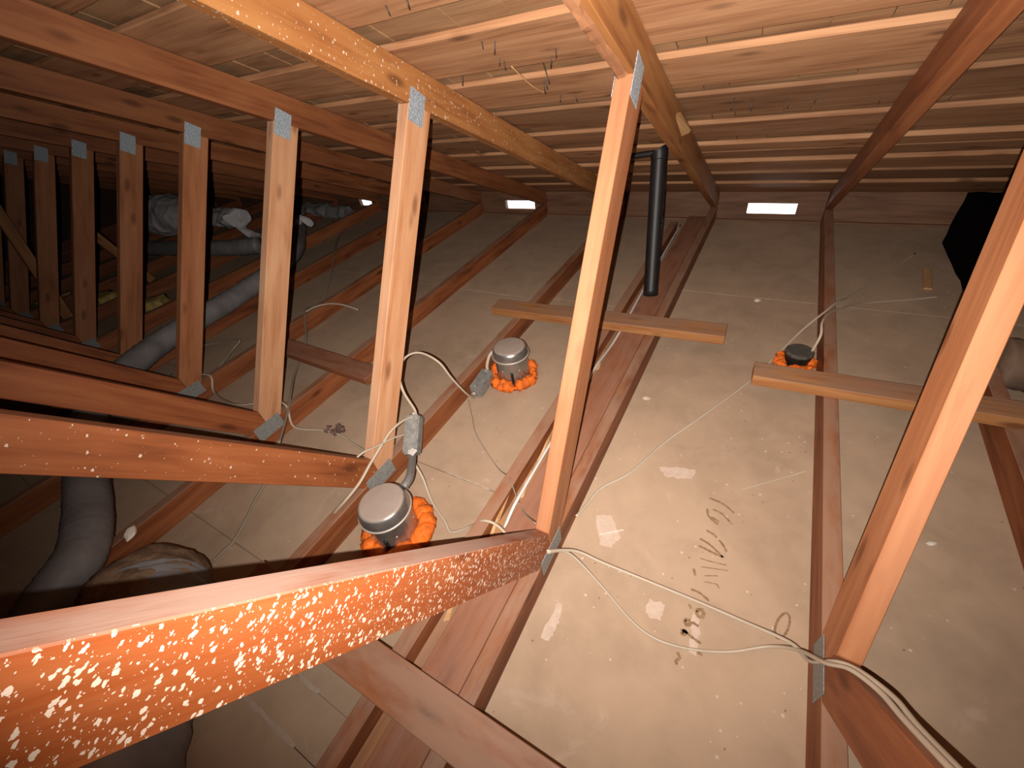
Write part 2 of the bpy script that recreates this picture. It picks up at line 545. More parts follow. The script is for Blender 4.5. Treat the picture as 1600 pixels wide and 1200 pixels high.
def strokes_mesh(name, strokes, widths, z):
    bm = bmesh.new()
    for st, w in zip(strokes, widths):
        pth = smooth_path([(x, y, z) for x, y in st], 4)
        L, R = [], []
        for i, p in enumerate(pth):
            t = (pth[min(i + 1, len(pth) - 1)] - pth[max(i - 1, 0)]).normalized()
            nn = Vector((-t.y, t.x, 0)) * w * (0.6 + 0.6 * abs(math.sin(i * 1.9)))
            L.append(bm.verts.new(p + nn))
            R.append(bm.verts.new(p - nn))
        for i in range(len(pth) - 1):
            bm.faces.new((L[i], L[i + 1], R[i + 1], R[i]))
    return to_mesh(bm, name)
wd = [0.0030] * 18 + [0.0013] * 5
wd[11] = wd[12] = wd[14] = 0.004
link('stamped_print', strokes_mesh('stamped_print', STROKES, wd, 0.0014), M['ink'], floor)
RING = [(-0.057, 0.017), (-0.062, 0.001), (-0.069, -0.011), (-0.076, -0.016), (-0.08, -0.012), (-0.082, 0.0), (-0.08, 0.016), (-0.075, 0.032),
        (-0.068, 0.044), (-0.062, 0.049), (-0.057, 0.045), (-0.055, 0.033), (-0.057, 0.017)]
link('drawn_ring', strokes_mesh('drawn_ring', [RING], [0.0024], 0.0014), M['ink'], floor)
for ol in ([(-0.246, -0.036), (-0.234, -0.037), (-0.224, -0.085), (-0.222, -0.128), (-0.240, -0.122)],
           [(-0.343, -0.05), (-0.306, -0.048), (-0.309, -0.085), (-0.330, -0.094), (-0.347, -0.08)],
           [(-0.542, -0.155), (-0.527, -0.155), (-0.520, -0.205), (-0.528, -0.245), (-0.548, -0.245)],
           [(-0.421, 0.352), (-0.37, 0.372), (-0.318, 0.383), (-0.322, 0.345), (-0.36, 0.333), (-0.394, 0.325)],
           [(-0.543, 0.113), (-0.50, 0.13), (-0.455, 0.075), (-0.47, 0.035), (-0.50, 0.03)]):
    pts = []
    for i in range(len(ol)):
        a_, b_ = Vector(ol[i]), Vector(ol[(i + 1) % len(ol)])
        for k in range(7):
            q_ = a_.lerp(b_, k / 7)
            w_ = Vector((noise.noise(Vector((q_.x * 130, q_.y * 130, 1))), noise.noise(Vector((q_.x * 130, q_.y * 130, 7))))) * 0.0065
            pts.append(tuple(q_ + w_))
    link('plaster_smear', slab_mesh('plaster_smear', pts, 0.0, 0.0006), M['smear'], floor)

# ---------------------------------------------------------------- roof: shingles above spaced sheathing boards
def roof_outline(y0, y1, o0, o1, name):
    bm = bmesh.new()
    poly = [(y0, roof(y0, o0)), (y1, roof(y1, o0)), (y1, roof(y1, o1)), (y0, roof(y0, o1))]
    a = [bm.verts.new((XL - 0.05, y, z)) for y, z in poly]
    b = [bm.verts.new((XR + 0.05, y, z)) for y, z in poly]
    bm.faces.new(a); bm.faces.new(b)
    for i in range(4):
        bm.faces.new((a[i], a[(i + 1) % 4], b[(i + 1) % 4], b[i]))
    return bm
bm = roof_outline(RIDGE, EAVE + 0.35, T + 0.030, T + 0.055, 'ceiling')
bm2 = roof_outline(RIDGE, BACK - 0.35, T + 0.030, T + 0.055, 'ceiling')
me_tmp = bpy.data.meshes.new('tmp'); bm2.to_mesh(me_tmp); bm2.free(); bm.from_mesh(me_tmp); bpy.data.meshes.remove(me_tmp)
ceiling = link('ceiling', to_mesh(bm, 'ceiling'), M['shingle'])
tag(ceiling, kind='structure')

GAPS = [(-1.56, -1.50), (-1.29, -1.21), (-1.03, -0.95), (-0.77, -0.69), (-0.46, -0.38), (-0.16, -0.07), (0.14, 0.22), (0.43, 0.535), (0.725, 0.80), (0.99, 1.065),
        (1.235, 1.33), (1.50, 1.60), (1.83, 1.91), (2.10, 2.175), (2.38, 2.455)]
SEND = (EAVE + 0.33) / CP
rnd = random.Random(5)
def deck_board(s0, s1, xa, xb, side):
    L, Wd = xb - xa, s1 - s0
    th = rnd.uniform(0.0, 0.007)      # boards sawn to slightly different thickness
    me = box_mesh('deck_board', (-L / 2, -Wd / 2, th), (L / 2, Wd / 2, 0.0185), 0.003)
    o = link('deck_board', me, M['deck'], ceiling)
    sm = (s0 + s1) / 2
    y = sm * CP
    z = ZT + (T + 0.0003) / CP - y * TP
    if side > 0:
        o.location = ((xa + xb) / 2, y, z)
        o.rotation_euler = (-P, 0, 0)
    else:
        o.location = ((xa + xb) / 2, 2 * RIDGE - y, z)
        o.rotation_euler = (P, 0, 0)
    # origin lies on the roof line of the top chord: z axis of the board is square to the roof
    return o
bounds = []
for i, (a, b) in enumerate(GAPS):
    nx = GAPS[i + 1][0] if i + 1 < len(GAPS) else SEND
    bounds.append((b, nx))
for side in (1, -1):
    for bi, (s0, s1) in enumerate(bounds):
        if side < 0 and bi % 1:
            continue
        x = XL
        k = -12
        cuts = []
        c = rnd.choice([-11, -10, -9])
        while c * SP < XR - 0.6:
            if c * SP > XL + 0.5:
                cuts.append(c * SP)
            c += rnd.choice([4, 5, 6])
        xs = [XL] + cuts + [XR]
        for xa, xb in zip(xs, xs[1:]):
            # wide gaps between the boards; some courses are two narrower boards side by side
            if side > 0 and s1 - s0 > 0.22 and rnd.random() < 0.55:
                mid = s0 + (s1 - s0) * rnd.uniform(0.4, 0.6)
                deck_board(s0, mid - 0.002, xa + 0.001, xb - 0.001, side)
                deck_board(mid + 0.002, s1, xa + 0.001, xb - 0.001, side)
            else:
                deck_board(s0, s1, xa + 0.001, xb - 0.001, side)

# shingle undersides showing in the gaps between the boards
bm = bmesh.new()
for (a, b) in GAPS:
    x = XL + 0.01
    while x < XR - 0.02:
        w = rnd.uniform(0.06, 0.17)
        o0 = T + 0.0192 + rnd.uniform(0.0, 0.005)
        y0, y1 = (a - 0.02) * CP, (b + 0.02) * CP
        x1 = min(x + w - 0.003, XR)
        lo = [(x, y0, roof(y0, o0)), (x1, y0, roof(y0, o0)), (x1, y1, roof(y1, o0)), (x, y1, roof(y1, o0))]
        hi = [(x, y0, roof(y0, o0 + 0.006)), (x1, y0, roof(y0, o0 + 0.006)), (x1, y1, roof(y1, o0 + 0.006)), (x, y1, roof(y1, o0 + 0.006))]
        A = [bm.verts.new(p) for p in lo]; B = [bm.verts.new(p) for p in hi]
        bm.faces.new(A); bm.faces.new(B)
        for i in range(4):
            bm.faces.new((A[i], A[(i + 1) % 4], B[(i + 1) % 4], B[i]))
        x += w
sh = link('shingle_course', to_mesh(bm, 'shingle_course'), M['shingle'], ceiling)
tag(sh, kind='stuff')

# nail points and a sliver hanging below the boards in the middle bay
NAILS = [(-0.946, 0.52), (-0.922, 0.528), (-0.948, 0.613), (-0.955, 0.60), (-0.913, 0.757), (-0.898, 0.745), (-0.909, 0.849), (-0.87, 0.70),
         (-0.83, 0.63), (-0.80, 0.60), (-1.05, 0.35), (-0.98, 0.33), (-1.12, 0.66), (-0.86, 0.86), (-0.40, 1.02), (-0.31, 1.04), (-0.25, 1.03), (-0.45, 1.0)]
nm = lathe_mesh('nail', [(0, 0.0), (0.0009, -0.002), (0.0016, 0.008), (0.0016, 0.05), (0, 0.05)], 6)
for i, (x, y) in enumerate(NAILS):
    L = 0.012 + 0.014 * ((i * 37) % 10) / 10
    o = link('nail', nm, M['nail'], ceiling)
    o.location = (x, y, roof(y, T) - L)
    o.rotation_euler = (rnd.uniform(-0.25, 0.1), rnd.uniform(-0.25, 0.25), 0)
sp = link('sliver', tube_mesh('sliver', [(-0.945, 0.640, roof(0.640, T) - 0.001), (-0.925, 0.70, roof(0.70, T) - 0.022), (-0.915, 0.765, roof(0.765, T) - 0.02)], 0.0022, 5), M['splinter'], ceiling)

# ---------------------------------------------------------------- eave wall, gables
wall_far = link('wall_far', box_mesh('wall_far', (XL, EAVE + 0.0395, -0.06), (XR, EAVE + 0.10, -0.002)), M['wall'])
tag(wall_far, kind='structure')
VENTS = {0: (-0.420, -0.157, 0.034, 0.107), 3: (-2.195, -1.925, 0.034, 0.107), 6: (-3.93, -3.76, 0.034, 0.104)}
BAYX = [XR, 1.22, 0.80, 0.0] + [-SP * k for k in range(1, 13)] + [XL]
for i in range(len(BAYX) - 1):
    xa, xb = BAYX[i] - 0.0005, BAYX[i + 1] + 0.0005
    if i == 0: xa = XR
    if i == len(BAYX) - 2: xb = XL
    bay = i - 3
    zt = roof(EAVE + 0.038, T + 0.018)
    bm = bmesh.new()
    y0, y1 = EAVE + 0.0005, EAVE + 0.038
    if bay in VENTS:
        va, vb, z0, z1 = VENTS[bay]
        add_box(bm, (xb, y0, -0.055), (va, y1, zt)); add_box(bm, (vb, y0, -0.055), (xa, y1, zt))
        add_box(bm, (va, y0, -0.055), (vb, y1, z0)); add_box(bm, (va, y0, z1), (vb, y1, zt))
        bmesh.ops.remove_doubles(bm, verts=bm.verts, dist=1e-5)
    else:
        add_box(bm, (xb, y0, -0.055), (xa, y1, zt))
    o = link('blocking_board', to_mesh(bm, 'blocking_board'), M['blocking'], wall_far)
# top plate: a lip of lumber just inside the blocking
plate = link('trim_1', box_mesh('trim_1', (XL, EAVE - 0.020, 0.0002), (XR, EAVE, 0.011), 0.001), M['blocking'])
tag(plate, kind='structure')

def gable(name, x0, x1):
    poly = [(BACK - 0.3, -0.06), (EAVE + 0.3, -0.06), (EAVE + 0.3, roof(EAVE + 0.3, T + 0.03)), (RIDGE, roof(RIDGE, T + 0.03)), (BACK - 0.3, roof(EAVE + 0.3, T + 0.03))]
    bm = bmesh.new()
    a = [bm.verts.new((x0, y, z)) for y, z in poly]; b = [bm.verts.new((x1, y, z)) for y, z in poly]
    bm.faces.new(a); bm.faces.new(b)
    for i in range(5):
        bm.faces.new((a[i], a[(i + 1) % 5], b[(i + 1) % 5], b[i]))
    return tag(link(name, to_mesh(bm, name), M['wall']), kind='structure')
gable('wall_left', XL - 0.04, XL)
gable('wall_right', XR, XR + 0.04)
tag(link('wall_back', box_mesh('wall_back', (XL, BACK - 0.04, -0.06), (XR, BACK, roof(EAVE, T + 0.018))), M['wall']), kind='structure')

# ---------------------------------------------------------------- roof trusses
AP, AW = 0.9684, 0.9399                  # slopes of the two webs at the floor joint
YP, YW = -0.0616, -0.0811
def line(p, d):
    return Vector(p), Vector(d).normalized()
def isect(l1, l2):
    p, d = l1; q, e = l2
    det = d.x * (-e.y) + e.x * d.y
    r = q - p
    t = (r.x * (-e.y) + e.x * r.y) / det
    return p + d * t
CH_TOP = line((0, T), (1, 0))
TC_LOW = line((0, ZT), (CP, -SPT))
def web_poly(y, ang, top_line, sgn):
    d = Vector((sgn * math.cos(ang), math.sin(ang)))
    n = Vector((-d.y, d.x)) * (T / 2)
    la, lb = line(Vector((y, T)) + n, d), line(Vector((y, T)) - n, d)
    return [isect(la, CH_TOP), isect(lb, CH_TOP), isect(lb, top_line), isect(la, top_line)], d
post_poly, post_d = web_poly(YP, AP, TC_LOW, 1)
peak_poly, peak_d = web_poly(YW, AW, TC_LOW, -1)
# the peak web stops under the ridge; trim it at a square line just short of the peak
def clip_ridge(poly):
    out = []
    lim = RIDGE + 0.004
    n = len(poly)
    for i in range(n):
        a, b = poly[i], poly[(i + 1) % n]
        if a.x >= lim: out.append(a)
        if (a.x >= lim) != (b.x >= lim):
            t = (lim - a.x) / (b.x - a.x)
            out.append(a + (b - a) * t)
    return out
peak_poly = clip_ridge(peak_poly)
# webs meet edge to edge at the joint: shift each so neither runs through the other
mid = isect((post_poly[0] if False else Vector((YP, T)), post_d) if False else line((YP, T), post_d), line((YW, T), peak_d)) if False else None
def halves(poly, ylim, keep_right):
    out = []
    n = len(poly)
    for i in range(n):
        a, b = poly[i], poly[(i + 1) % n]
        ina = (a.x >= ylim) == keep_right; inb = (b.x >= ylim) == keep_right
        if ina: out.append(a)
        if ina != inb:
            t = (ylim - a.x) / (b.x - a.x)
            out.append(a + (b - a) * t)
    return out
YJ = (YP + YW) / 2
post_poly = halves(post_poly, YJ + 0.0005, True)
peak_poly = halves(peak_poly, YJ - 0.0005, False)
def mirror(poly):
    return [Vector((2 * RIDGE - p.x, p.y)) for p in poly]
ye = EAVE - 0.004
# heel: the bottom chord is cut back along the underside of the top chord
yh = (ZT - T) / TP
bottom_poly = [Vector((RIDGE, 0.0002)), Vector((ye, 0.0002)), Vector((ye, max(0.012, ZT - ye * TP))), Vector((yh, T)), Vector((RIDGE, T))]
tail = EAVE + 0.30
top_poly = [Vector((RIDGE, roof(RIDGE))), Vector((ye, max(roof(ye), 0.0125))), Vector((ye, roof(ye, T))), Vector((RIDGE, roof(RIDGE, T)))]

def plate_mesh(name, w, l):
    return box_mesh(name, (-l / 2, -w / 2, 0), (l / 2, w / 2, 0.0014))
plate_top = plate_mesh('gusset_plate', 0.058, 0.082)
plate_low = plate_mesh('gusset_plate', 0.062, 0.110)
plate_low.materials.append(M['galv_dull'])
def add_plate(me, y, z, ang, parent, sgn):
    o = link('gusset_plate', me, M['galv'], parent)
    # local X along direction (cos, sin) in the truss plane; local Z outwards
    xa = Vector((0, math.cos(ang), math.sin(ang)))
    za = Vector((sgn, 0, 0))
    ya = za.cross(xa)
    mt = Matrix((xa, ya, za)).transposed().to_4x4()
    mt.translation = Vector((sgn * (H + 0.0002), y, z))
    o.matrix_basis = mt
    return o

def make_truss(x):
    r = empty('roof_truss', (x, 0, 0))
    member('bottom_chord', bottom_poly, -H, H, M['chord'], r, (RIDGE, T / 2), Vector((1, 0)))
    member('bottom_chord', mirror(bottom_poly), -H, H, M['chord'], r, (RIDGE, T / 2), Vector((-1, 0)))
    member('top_chord', top_poly, -H, H, M['top'], r, (RIDGE, roof(RIDGE, T / 2)), Vector((CP, -SPT)))
    member('top_chord', mirror(top_poly), -H, H, M['top'], r, (RIDGE, roof(RIDGE, T / 2)), Vector((-CP, -SPT)))
    member('web', post_poly, -H, H, M['web'], r, (YP, T), post_d)
    member('web', peak_poly, -H, H, M['peak_web'], r, (YW, T), peak_d)
    member('web', mirror(post_poly), -H, H, M['web'], r, (2 * RIDGE - YP, T), Vector((-post_d.x, post_d.y)))
    member('web', mirror(peak_poly), -H, H, M['peak_web'], r, (2 * RIDGE - YW, T), Vector((-peak_d.x, peak_d.y)))
    for sgn in (1, -1):
        add_plate(plate_top, 0.537, 0.985, AP, r, sgn)
        add_plate(plate_low, YJ, 0.073, 0.0, r, sgn)
    return r
def copy_truss(src, x):
    r = src.copy()
    col.objects.link(r)
    r.location = (x, 0, 0)
    for ch in list(src.children):
        c = ch.copy()
        col.objects.link(c)
        c.parent = r
    return r
TX = [1.22, 0.80, 0.0] + [-SP * k for k in range(1, 13)]
TL = {
    0: 'roof truss farthest right, outside the picture, next to the gable',
    1: 'roof truss behind the leaning right-hand web, beyond the black block standing in for a dark opening',
    2: 'roof truss with the thick leaning web at right, black can light beside its chord',
    3: 'roof truss with the heavily paint-spattered orange web in the foreground',
    4: 'roof truss with a pale web and bright plate, its chord beside the two silver cans',
    5: 'roof truss with a knotty upright web just left of the pale one',
    6: 'roof truss whose dim reddish web is fourth upright from the foreground one',
    7: 'roof truss whose dark narrow web has a dull plate, left of the foil wrap',
    8: 'dark roof truss, second web from the left of the dim uprights',
    9: 'dark roof truss, its web barely seen near the left edge',
}
trusses = []
base = make_truss(TX[0])
for i, x in enumerate(TX):
    t = base if i == 0 else copy_truss(base, x)
    tag(t, TL.get(i, 'roof truss lost in the darkness at the far left end'), 'roof truss', 'roof trusses')
    trusses.append(t)
def kids(t, name):
    return [c for c in t.children if c.name.split('.')[0] == name]
def set_mat(o, mat):
    o.material_slots[0].link = 'OBJECT'
    o.material_slots[0].material = mat
set_mat(kids(trusses[3], 'web')[1], M['web_spatter'])
kids(trusses[3], 'web')[1]['label'] = 'orange web board covered with white paint spatter'
set_mat(kids(trusses[4], 'web')[1], M['web_light_spatter'])
set_mat(kids(trusses[4], 'web')[0], M['web_pale'])
set_mat(kids(trusses[5], 'web')[0], M['web_pale'])
set_mat(kids(trusses[3], 'top_chord')[0], M['top_golden'])
set_mat(kids(trusses[4], 'top_chord')[0], M['top_spatter'])


# the right-hand truss has warped: its upper chord and leaning web stand off to the right
hl = Matrix.Translation((0, EAVE, 0))
tcr = kids(trusses[2], 'top_chord')[0]
tcr.matrix_basis = hl @ Matrix.Rotation(-math.atan(0.065 / 1.94), 4, 'Z') @ hl.inverted() @ tcr.matrix_basis
pw = kids(trusses[2], 'web')[0]
bs_ = Matrix.Translation((0, YP, T))
pw.matrix_basis = bs_ @ Matrix.Rotation(math.atan(0.066 / 0.893), 4, 'Y') @ bs_.inverted() @ pw.matrix_basis
for c in kids(trusses[2], 'gusset_plate'):
    if c.matrix_basis.translation.z > 0.5:
        c.matrix_basis = Matrix.Translation((0.066, 0, 0)) @ c.matrix_basis

# bark left along the edge of the first top chord, and the splinter standing off it
tc1 = kids(trusses[3], 'top_chord')[0]
bm = bmesh.new()
pr = None
for i in range(40):
    s = i / 39
    y = -0.3 + 0.82 * s
    wv = 0.013 + 0.007 * noise.noise(Vector((y * 22, 1, 3)))
    dz = 0.008 + 0.012 * abs(noise.noise(Vector((y * 30, 5, 3))))
    x0 = -0.006 + 0.003 * noise.noise(Vector((y * 12, 7, 1)))
    z = roof(y)
    row = [bm.verts.new(Vector(v)) for v in ((x0 - wv, y, z + 0.002), (x0 - wv * 0.4, y, z - dz), (x0 + wv * 0.6, y, z - dz * 0.7), (x0 + wv, y, z + 0.002))]
    if pr:
        for k in range(3):
            bm.faces.new((pr[k], pr[k + 1], row[k + 1], row[k]))
    pr = row
me = to_mesh(bm, 'bark_strip')
me.transform(tc1.matrix_basis.inverted())
link('bark_strip', me, M['bark'], tc1)
bm = bmesh.new()
y0, y1 = 0.95, 1.10
vs = [(H - 0.001, y0, roof(y0, 0.055)), (H + 0.003, y0 + 0.05, roof(y0 + 0.05, 0.072)), (H + 0.022, y1, roof(y1, 0.052)), (H - 0.001, y1 - 0.03, roof(y1 - 0.03, 0.03)),
      (H - 0.001, y0, roof(y0, 0.047)), (H + 0.018, y1 - 0.005, roof(y1, 0.046))]
V = [bm.verts.new(v) for v in vs]
for f in ((0, 1, 2), (0, 2, 5), (0, 5, 4), (4, 5, 3), (1, 3, 2), (2, 3, 5), (0, 4, 3), (0, 3, 1)):
    bm.faces.new([V[i] for i in f])
me = to_mesh(bm, 'splinter')
me.transform(tc1.matrix_basis.inverted())
link('splinter', me, M['splinter'], tc1)

# ---------------------------------------------------------------- loose and nailed lumber
def board(name, size, loc, rz, mat, label, cat, group=None, bevel=0.0015):
    o = link(name, box_mesh(name, (-size[0] / 2, -size[1] / 2, 0), (size[0] / 2, size[1] / 2, size[2]), bevel), mat)
    o.location = loc
    o.rotation_euler = (0, 0, rz)
    return tag(o, label, cat, group)
ZC = T + 0.0006
rz = math.radians(2.6)
board('brace_board', (1.02, 0.089, 0.038), (-0.848, 0.961, ZC), rz, M['brace'], 'short loose brace board lying across the chords below the black pipe', 'board', 'boards lying across the chords')
rz = math.radians(2.0)
board('brace_board', (0.90, 0.080, 0.038), (0.225, 0.790, ZC), rz, M['brace'], 'brace board lying past the black can light, behind the right leaning web', 'board', 'boards lying across the chords')
board('brace_board', (0.72, 0.089, 0.032), (-1.94, 0.312, ZC), math.radians(-2), M['plank'], 'reddish brace board between the two left uprights, half in shade', 'board', 'boards lying across the chords')
board('brace_board', (1.30, 0.089, 0.038), (-0.615, -0.486, ZC), 0.0, M['chord'], 'wide reddish board at the bottom edge, under the spattered web', 'board', 'boards lying across the chords')
board('framing_board', (1.30, 0.038, 0.0885), (0.402, 0.40, 0.0002), math.radians(89), M['chord'], 'low framing board on the drywall at the right edge under the long brace board', 'board')
# nailers lying alongside the chord of the first truss (their own X axis runs along the chord)
def long_board(name, x0, x1, y0, y1, z0, z1, mat, label, cat):
    L = y1 - y0
    o = link(name, box_mesh(name, (0, -(x1 - x0) / 2, 0), (L, (x1 - x0) / 2, z1 - z0), 0.0015), mat)
    o.location = ((x0 + x1) / 2, y0, z0)
    o.rotation_euler = (0, 0, math.pi / 2)
    return tag(o, label, cat)
long_board('backing_plank', -0.7285, -0.6305, -1.35, 2.30, 0.0503, 0.0885, M['plank'], 'flat dusty plank lying along the chord at the foot of the spattered web', 'plank')
long_board('backing_cleat', -0.725, -0.660, -1.30, 2.25, 0.0003, 0.0500, M['plank'], 'cleat on the drywall carrying the flat dusty plank', 'plank')
long_board('backing_stud', -0.815, -0.776, -1.40, 2.20, 0.0003, 0.088, M['chord'], 'narrow upright stud along the splintered gap left of the flat plank', 'stud')
long_board('gap_filler', -0.7755, -0.7295, -1.30, 1.60, 0.0003, 0.040, M['brace'], 'low rough strip in the gap holding the white cord', 'strip')
# splinters torn up along that gap
for i, (y, l, dx) in enumerate([(0.20, 0.14, 0.0), (0.05, 0.10, 0.01), (-0.10, 0.13, -0.008), (0.70, 0.09, 0.012), (0.33, 0.08, -0.01), (-0.33, 0.10, 0.006)]):
    bm = bmesh.new()
    x = -0.765 + dx
    z = 0.062
    V = [bm.verts.new(v) for v in ((x - 0.006, y, z - 0.0225), (x + 0.007, y + 0.01, z - 0.0225), (x + 0.004, y + l, z + 0.028), (x, y + l * 0.5, z + 0.012), (x + 0.002, y + l * 0.3, z - 0.0225))]
    for f in ((0, 1, 3), (1, 2, 3), (0, 3, 4), (3, 2, 4), (1, 4, 2), (0, 4, 1)):
        bm.faces.new([V[k] for k in f])
    tag(link('wood_splinter', to_mesh(bm, 'wood_splinter'), M['splinter']), ['pale splinter standing in the gap just left of the middle web', 'pale splinter by the white cord, next behind the spattered web',
        'pale splinter in the gap hard against the spattered web', 'pale splinter in the gap right of the middle web, near the brace board',
        'pale splinter in the gap hidden behind the middle web', 'pale splinter in the gap in front of the spattered web'][i], 'splinter', 'splinters in the gap')

# ---------------------------------------------------------------- recessed lights
def foam_mesh(cx, cy, r, seed, thick, gap=None):
    rr = random.Random(seed)
    bm = bmesh.new()
    n = 58
    for i in range(n):
        a = 2 * math.pi * i / n
        if gap and abs((a - gap + math.pi) % (2 * math.pi) - math.pi) < 0.06:
            continue
        s = thick * rr.uniform(0.7, 1.6)
        mt = Matrix.Translation((cx + math.cos(a) * (r + rr.uniform(-0.003, 0.006)), cy + math.sin(a) * (r + rr.uniform(-0.003, 0.006)), s * 0.7))
        bmesh.ops.create_icosphere(bm, subdivisions=2, radius=s, matrix=mt @ Matrix.Diagonal((1.0, 1.0, rr.uniform(0.8, 1.3), 1)))
    for v in bm.verts:
        v.co += Vector((noise.noise(v.co * 55), noise.noise(v.co * 55 + Vector((9, 0, 0))), noise.noise(v.co * 55 + Vector((0, 9, 0))))) * 0.011
        v.co.z = max(v.co.z, 0.0008)
    return to_mesh(bm, 'foam_seal', True)

def can_light(x, y, h, label, seed, strap, fthick=0.0155):
    t = empty('recessed_light', (x, y, 0))
    tag(t, label, 'ceiling light', 'recessed cans sealed with orange foam')
    hb = h - 0.040
    link('can_body', lathe_mesh('can_body', [(0.0, 0.001), (0.070, 0.001), (0.0685, 0.02), (0.066, hb - 0.004), (0.066, hb)]), M['can'], t)
    link('can_cap', lathe_mesh('can_cap', [(0.0745, hb + 0.004), (0.0735, hb + 0.010), (0.0725, hb + 0.014), (0.070, hb + 0.026), (0.066, h - 0.006), (0.061, h - 0.001), (0.056, h), (0.0, h)]), M['can'], t)
    link('rim_bead', lathe_mesh('rim_bead', [(0.066, hb - 0.001), (0.0755, hb - 0.002), (0.0775, hb + 0.001), (0.0765, hb + 0.0045), (0.074, hb + 0.005)]), M['can_rim'], t)
    link('foam_seal', foam_mesh(0, 0, 0.084, seed, fthick, strap), M['foam'], t)
    d = Vector((math.cos(strap), math.sin(strap), 0))
    link('clip_strap', tube_mesh('clip_strap', [d * 0.068 + Vector((0, 0, hb - 0.05)), d * 0.0705 + Vector((0, 0, 0.045)), d * 0.076 + Vector((0, 0, 0.02)), d * 0.094 + Vector((0, 0, 0.004))], 0.0055, 6, 4), M['can_black'], t)
    # rivets
    for a in (strap + 0.5, strap - 0.6, strap + 1.6):
        rv = lathe_mesh('rivet', [(0.0, 0.0018), (0.003, 0.001), (0.0034, 0.0)], 10)
        o = link('rivet', rv, M['can_rim'], t)
        o.location = (0.0668 * math.cos(a), 0.0668 * math.sin(a), hb * 0.62)
        o.rotation_euler = (0, math.pi / 2, a)
    return t
can1 = can_light(-1.052, -0.182, 0.172, 'nearest silver can light ringed with orange foam, behind the spattered web', 3, math.radians(-62), 0.021)
can2 = can_light(-1.082, 0.600, 0.162, 'farther silver can light ringed with orange foam, in mid floor', 8, math.radians(-62))
can3 = empty('recessed_light', (-0.0845, 1.025, 0))
tag(can3, 'small black can light with orange foam beside the right-hand chord', 'ceiling light', 'recessed cans sealed with orange foam')
link('can_body', lathe_mesh('can_body', [(0.0, 0.001), (0.040, 0.001), (0.040, 0.02), (0.047, 0.045), (0.047, 0.05)], 12, False), M['can_black'], can3)
link('can_lid', lathe_mesh('can_lid', [(0.047, 0.0502), (0.0465, 0.058), (0.043, 0.061), (0.0, 0.061)], 12, False), M['can_lid'], can3)
link('foam_seal', foam_mesh(-0.004, -0.006, 0.0500, 5, 0.0115), M['foam'], can3)

# conduit whip from the near can to its box
w1 = link('conduit_whip', tube_mesh('conduit_whip', [(0.028, 0.066, 0.168), (0.02, 0.10, 0.166), (-0.025, 0.155, 0.148), (-0.062, 0.195, 0.130)], 0.0125, 10, 6), M['conduit'], can1)
w2 = link('conduit_whip', tube_mesh('conduit_whip', [(-0.062, 0.0, 0.135), (-0.082, -0.03, 0.118), (-0.088, -0.055, 0.082), (-0.086, -0.062, 0.060)], 0.007, 8, 5), M['cable'], can2)
link('white_tag', box_mesh('white_tag', (-0.058, 0.176, 0.150), (-0.036, 0.200, 0.158), 0.002), M['white_tag'], can1)

def junction_box(label, p0, p1, w, dpt, mat):
    t = empty('junction_box', tuple(p0))
    tag(t, label, 'junction box', 'steel junction boxes')
    a = (Vector(p1) - Vector(p0))
    L = a.length
    q = a.to_track_quat('X', 'Z')
    def part(name, me, mm):
        o = link(name, me, mm, t)
        o.rotation_mode = 'QUATERNION'
        o.rotation_quaternion = q
        return o
    part('box_body', box_mesh('box_body', (0, -w / 2, -dpt / 2), (L, w / 2, dpt / 2), 0.006, 2), mat)
    part('box_cover', box_mesh('box_cover', (0.004, -w / 2 + 0.003, dpt / 2), (L - 0.004, w / 2 - 0.003, dpt / 2 + 0.003), 0.001), mat)
    for x in (0.012, L - 0.012):
        o = part('cover_screw', lathe_mesh('cover_screw', [(0.0035, 0.0), (0.003, 0.0015), (0, 0.002)], 8), M['can_rim'])
        o.location = q @ Vector((x, 0, dpt / 2 + 0.003))
    for s in (-0.011, L + 0.001):
        me = lathe_mesh('cable_clamp', [(0.0, 0.0), (0.008, 0.0), (0.008, 0.010), (0.005, 0.010), (0.0, 0.010)], 10)
        me.transform(Matrix.Rotation(math.pi / 2, 4, 'Y'))
        o = part('cable_clamp', me, M['can_rim'])
        o.location = q @ Vector((s, 0.004, 0))
    return t
junction_box('grey junction box standing up beside the near silver can', (-1.140, 0.025, 0.100), (-1.180, 0.125, 0.175), 0.050, 0.046, M['galv_box'])
junction_box('grey junction box lying left of the farther silver can', (-1.163, 0.425, 0.030), (-1.168, 0.540, 0.040), 0.052, 0.052, M['galv_box'])

# ---------------------------------------------------------------- cables
def cable(pts, r, mat, label, name='cable', cat='cable', group='cables strung over the chords', flat=0.7, per=6):
    return tag(link(name, tube_mesh(name, pts, r, 8, per, None, flat), mat), label, cat, group)
cable([(-1.176, 0.127, 0.178), (-1.18, 0.132, 0.2), (-1.211, 0.141, 0.26), (-1.24, 0.174, 0.3), (-1.26, 0.233, 0.32), (-1.23, 0.277, 0.32), (-1.163, 0.286, 0.29),
       (-1.135, 0.295, 0.22), (-1.130, 0.335, 0.12), (-1.147, 0.385, 0.045), (-1.160, 0.414, 0.030)], 0.0052, M['cable'], 'cream cable looping high between the two grey junction boxes')
cable([(-1.178, 0.125, 0.176), (-1.18, 0.075, 0.198), (-1.18, 0.022, 0.205), (-1.18, -0.025, 0.194), (-1.18, -0.088, 0.173), (-1.182, -0.151, 0.146), (-1.195, -0.205, 0.125), (-1.222, -0.235, 0.096), (-1.262, -0.258, 0.05), (-1.295, -0.28, 0.012), (-1.312, -0.297, 0.005)],
      0.0052, M['cable'], 'cream cable sweeping left past the near silver can to the drywall')
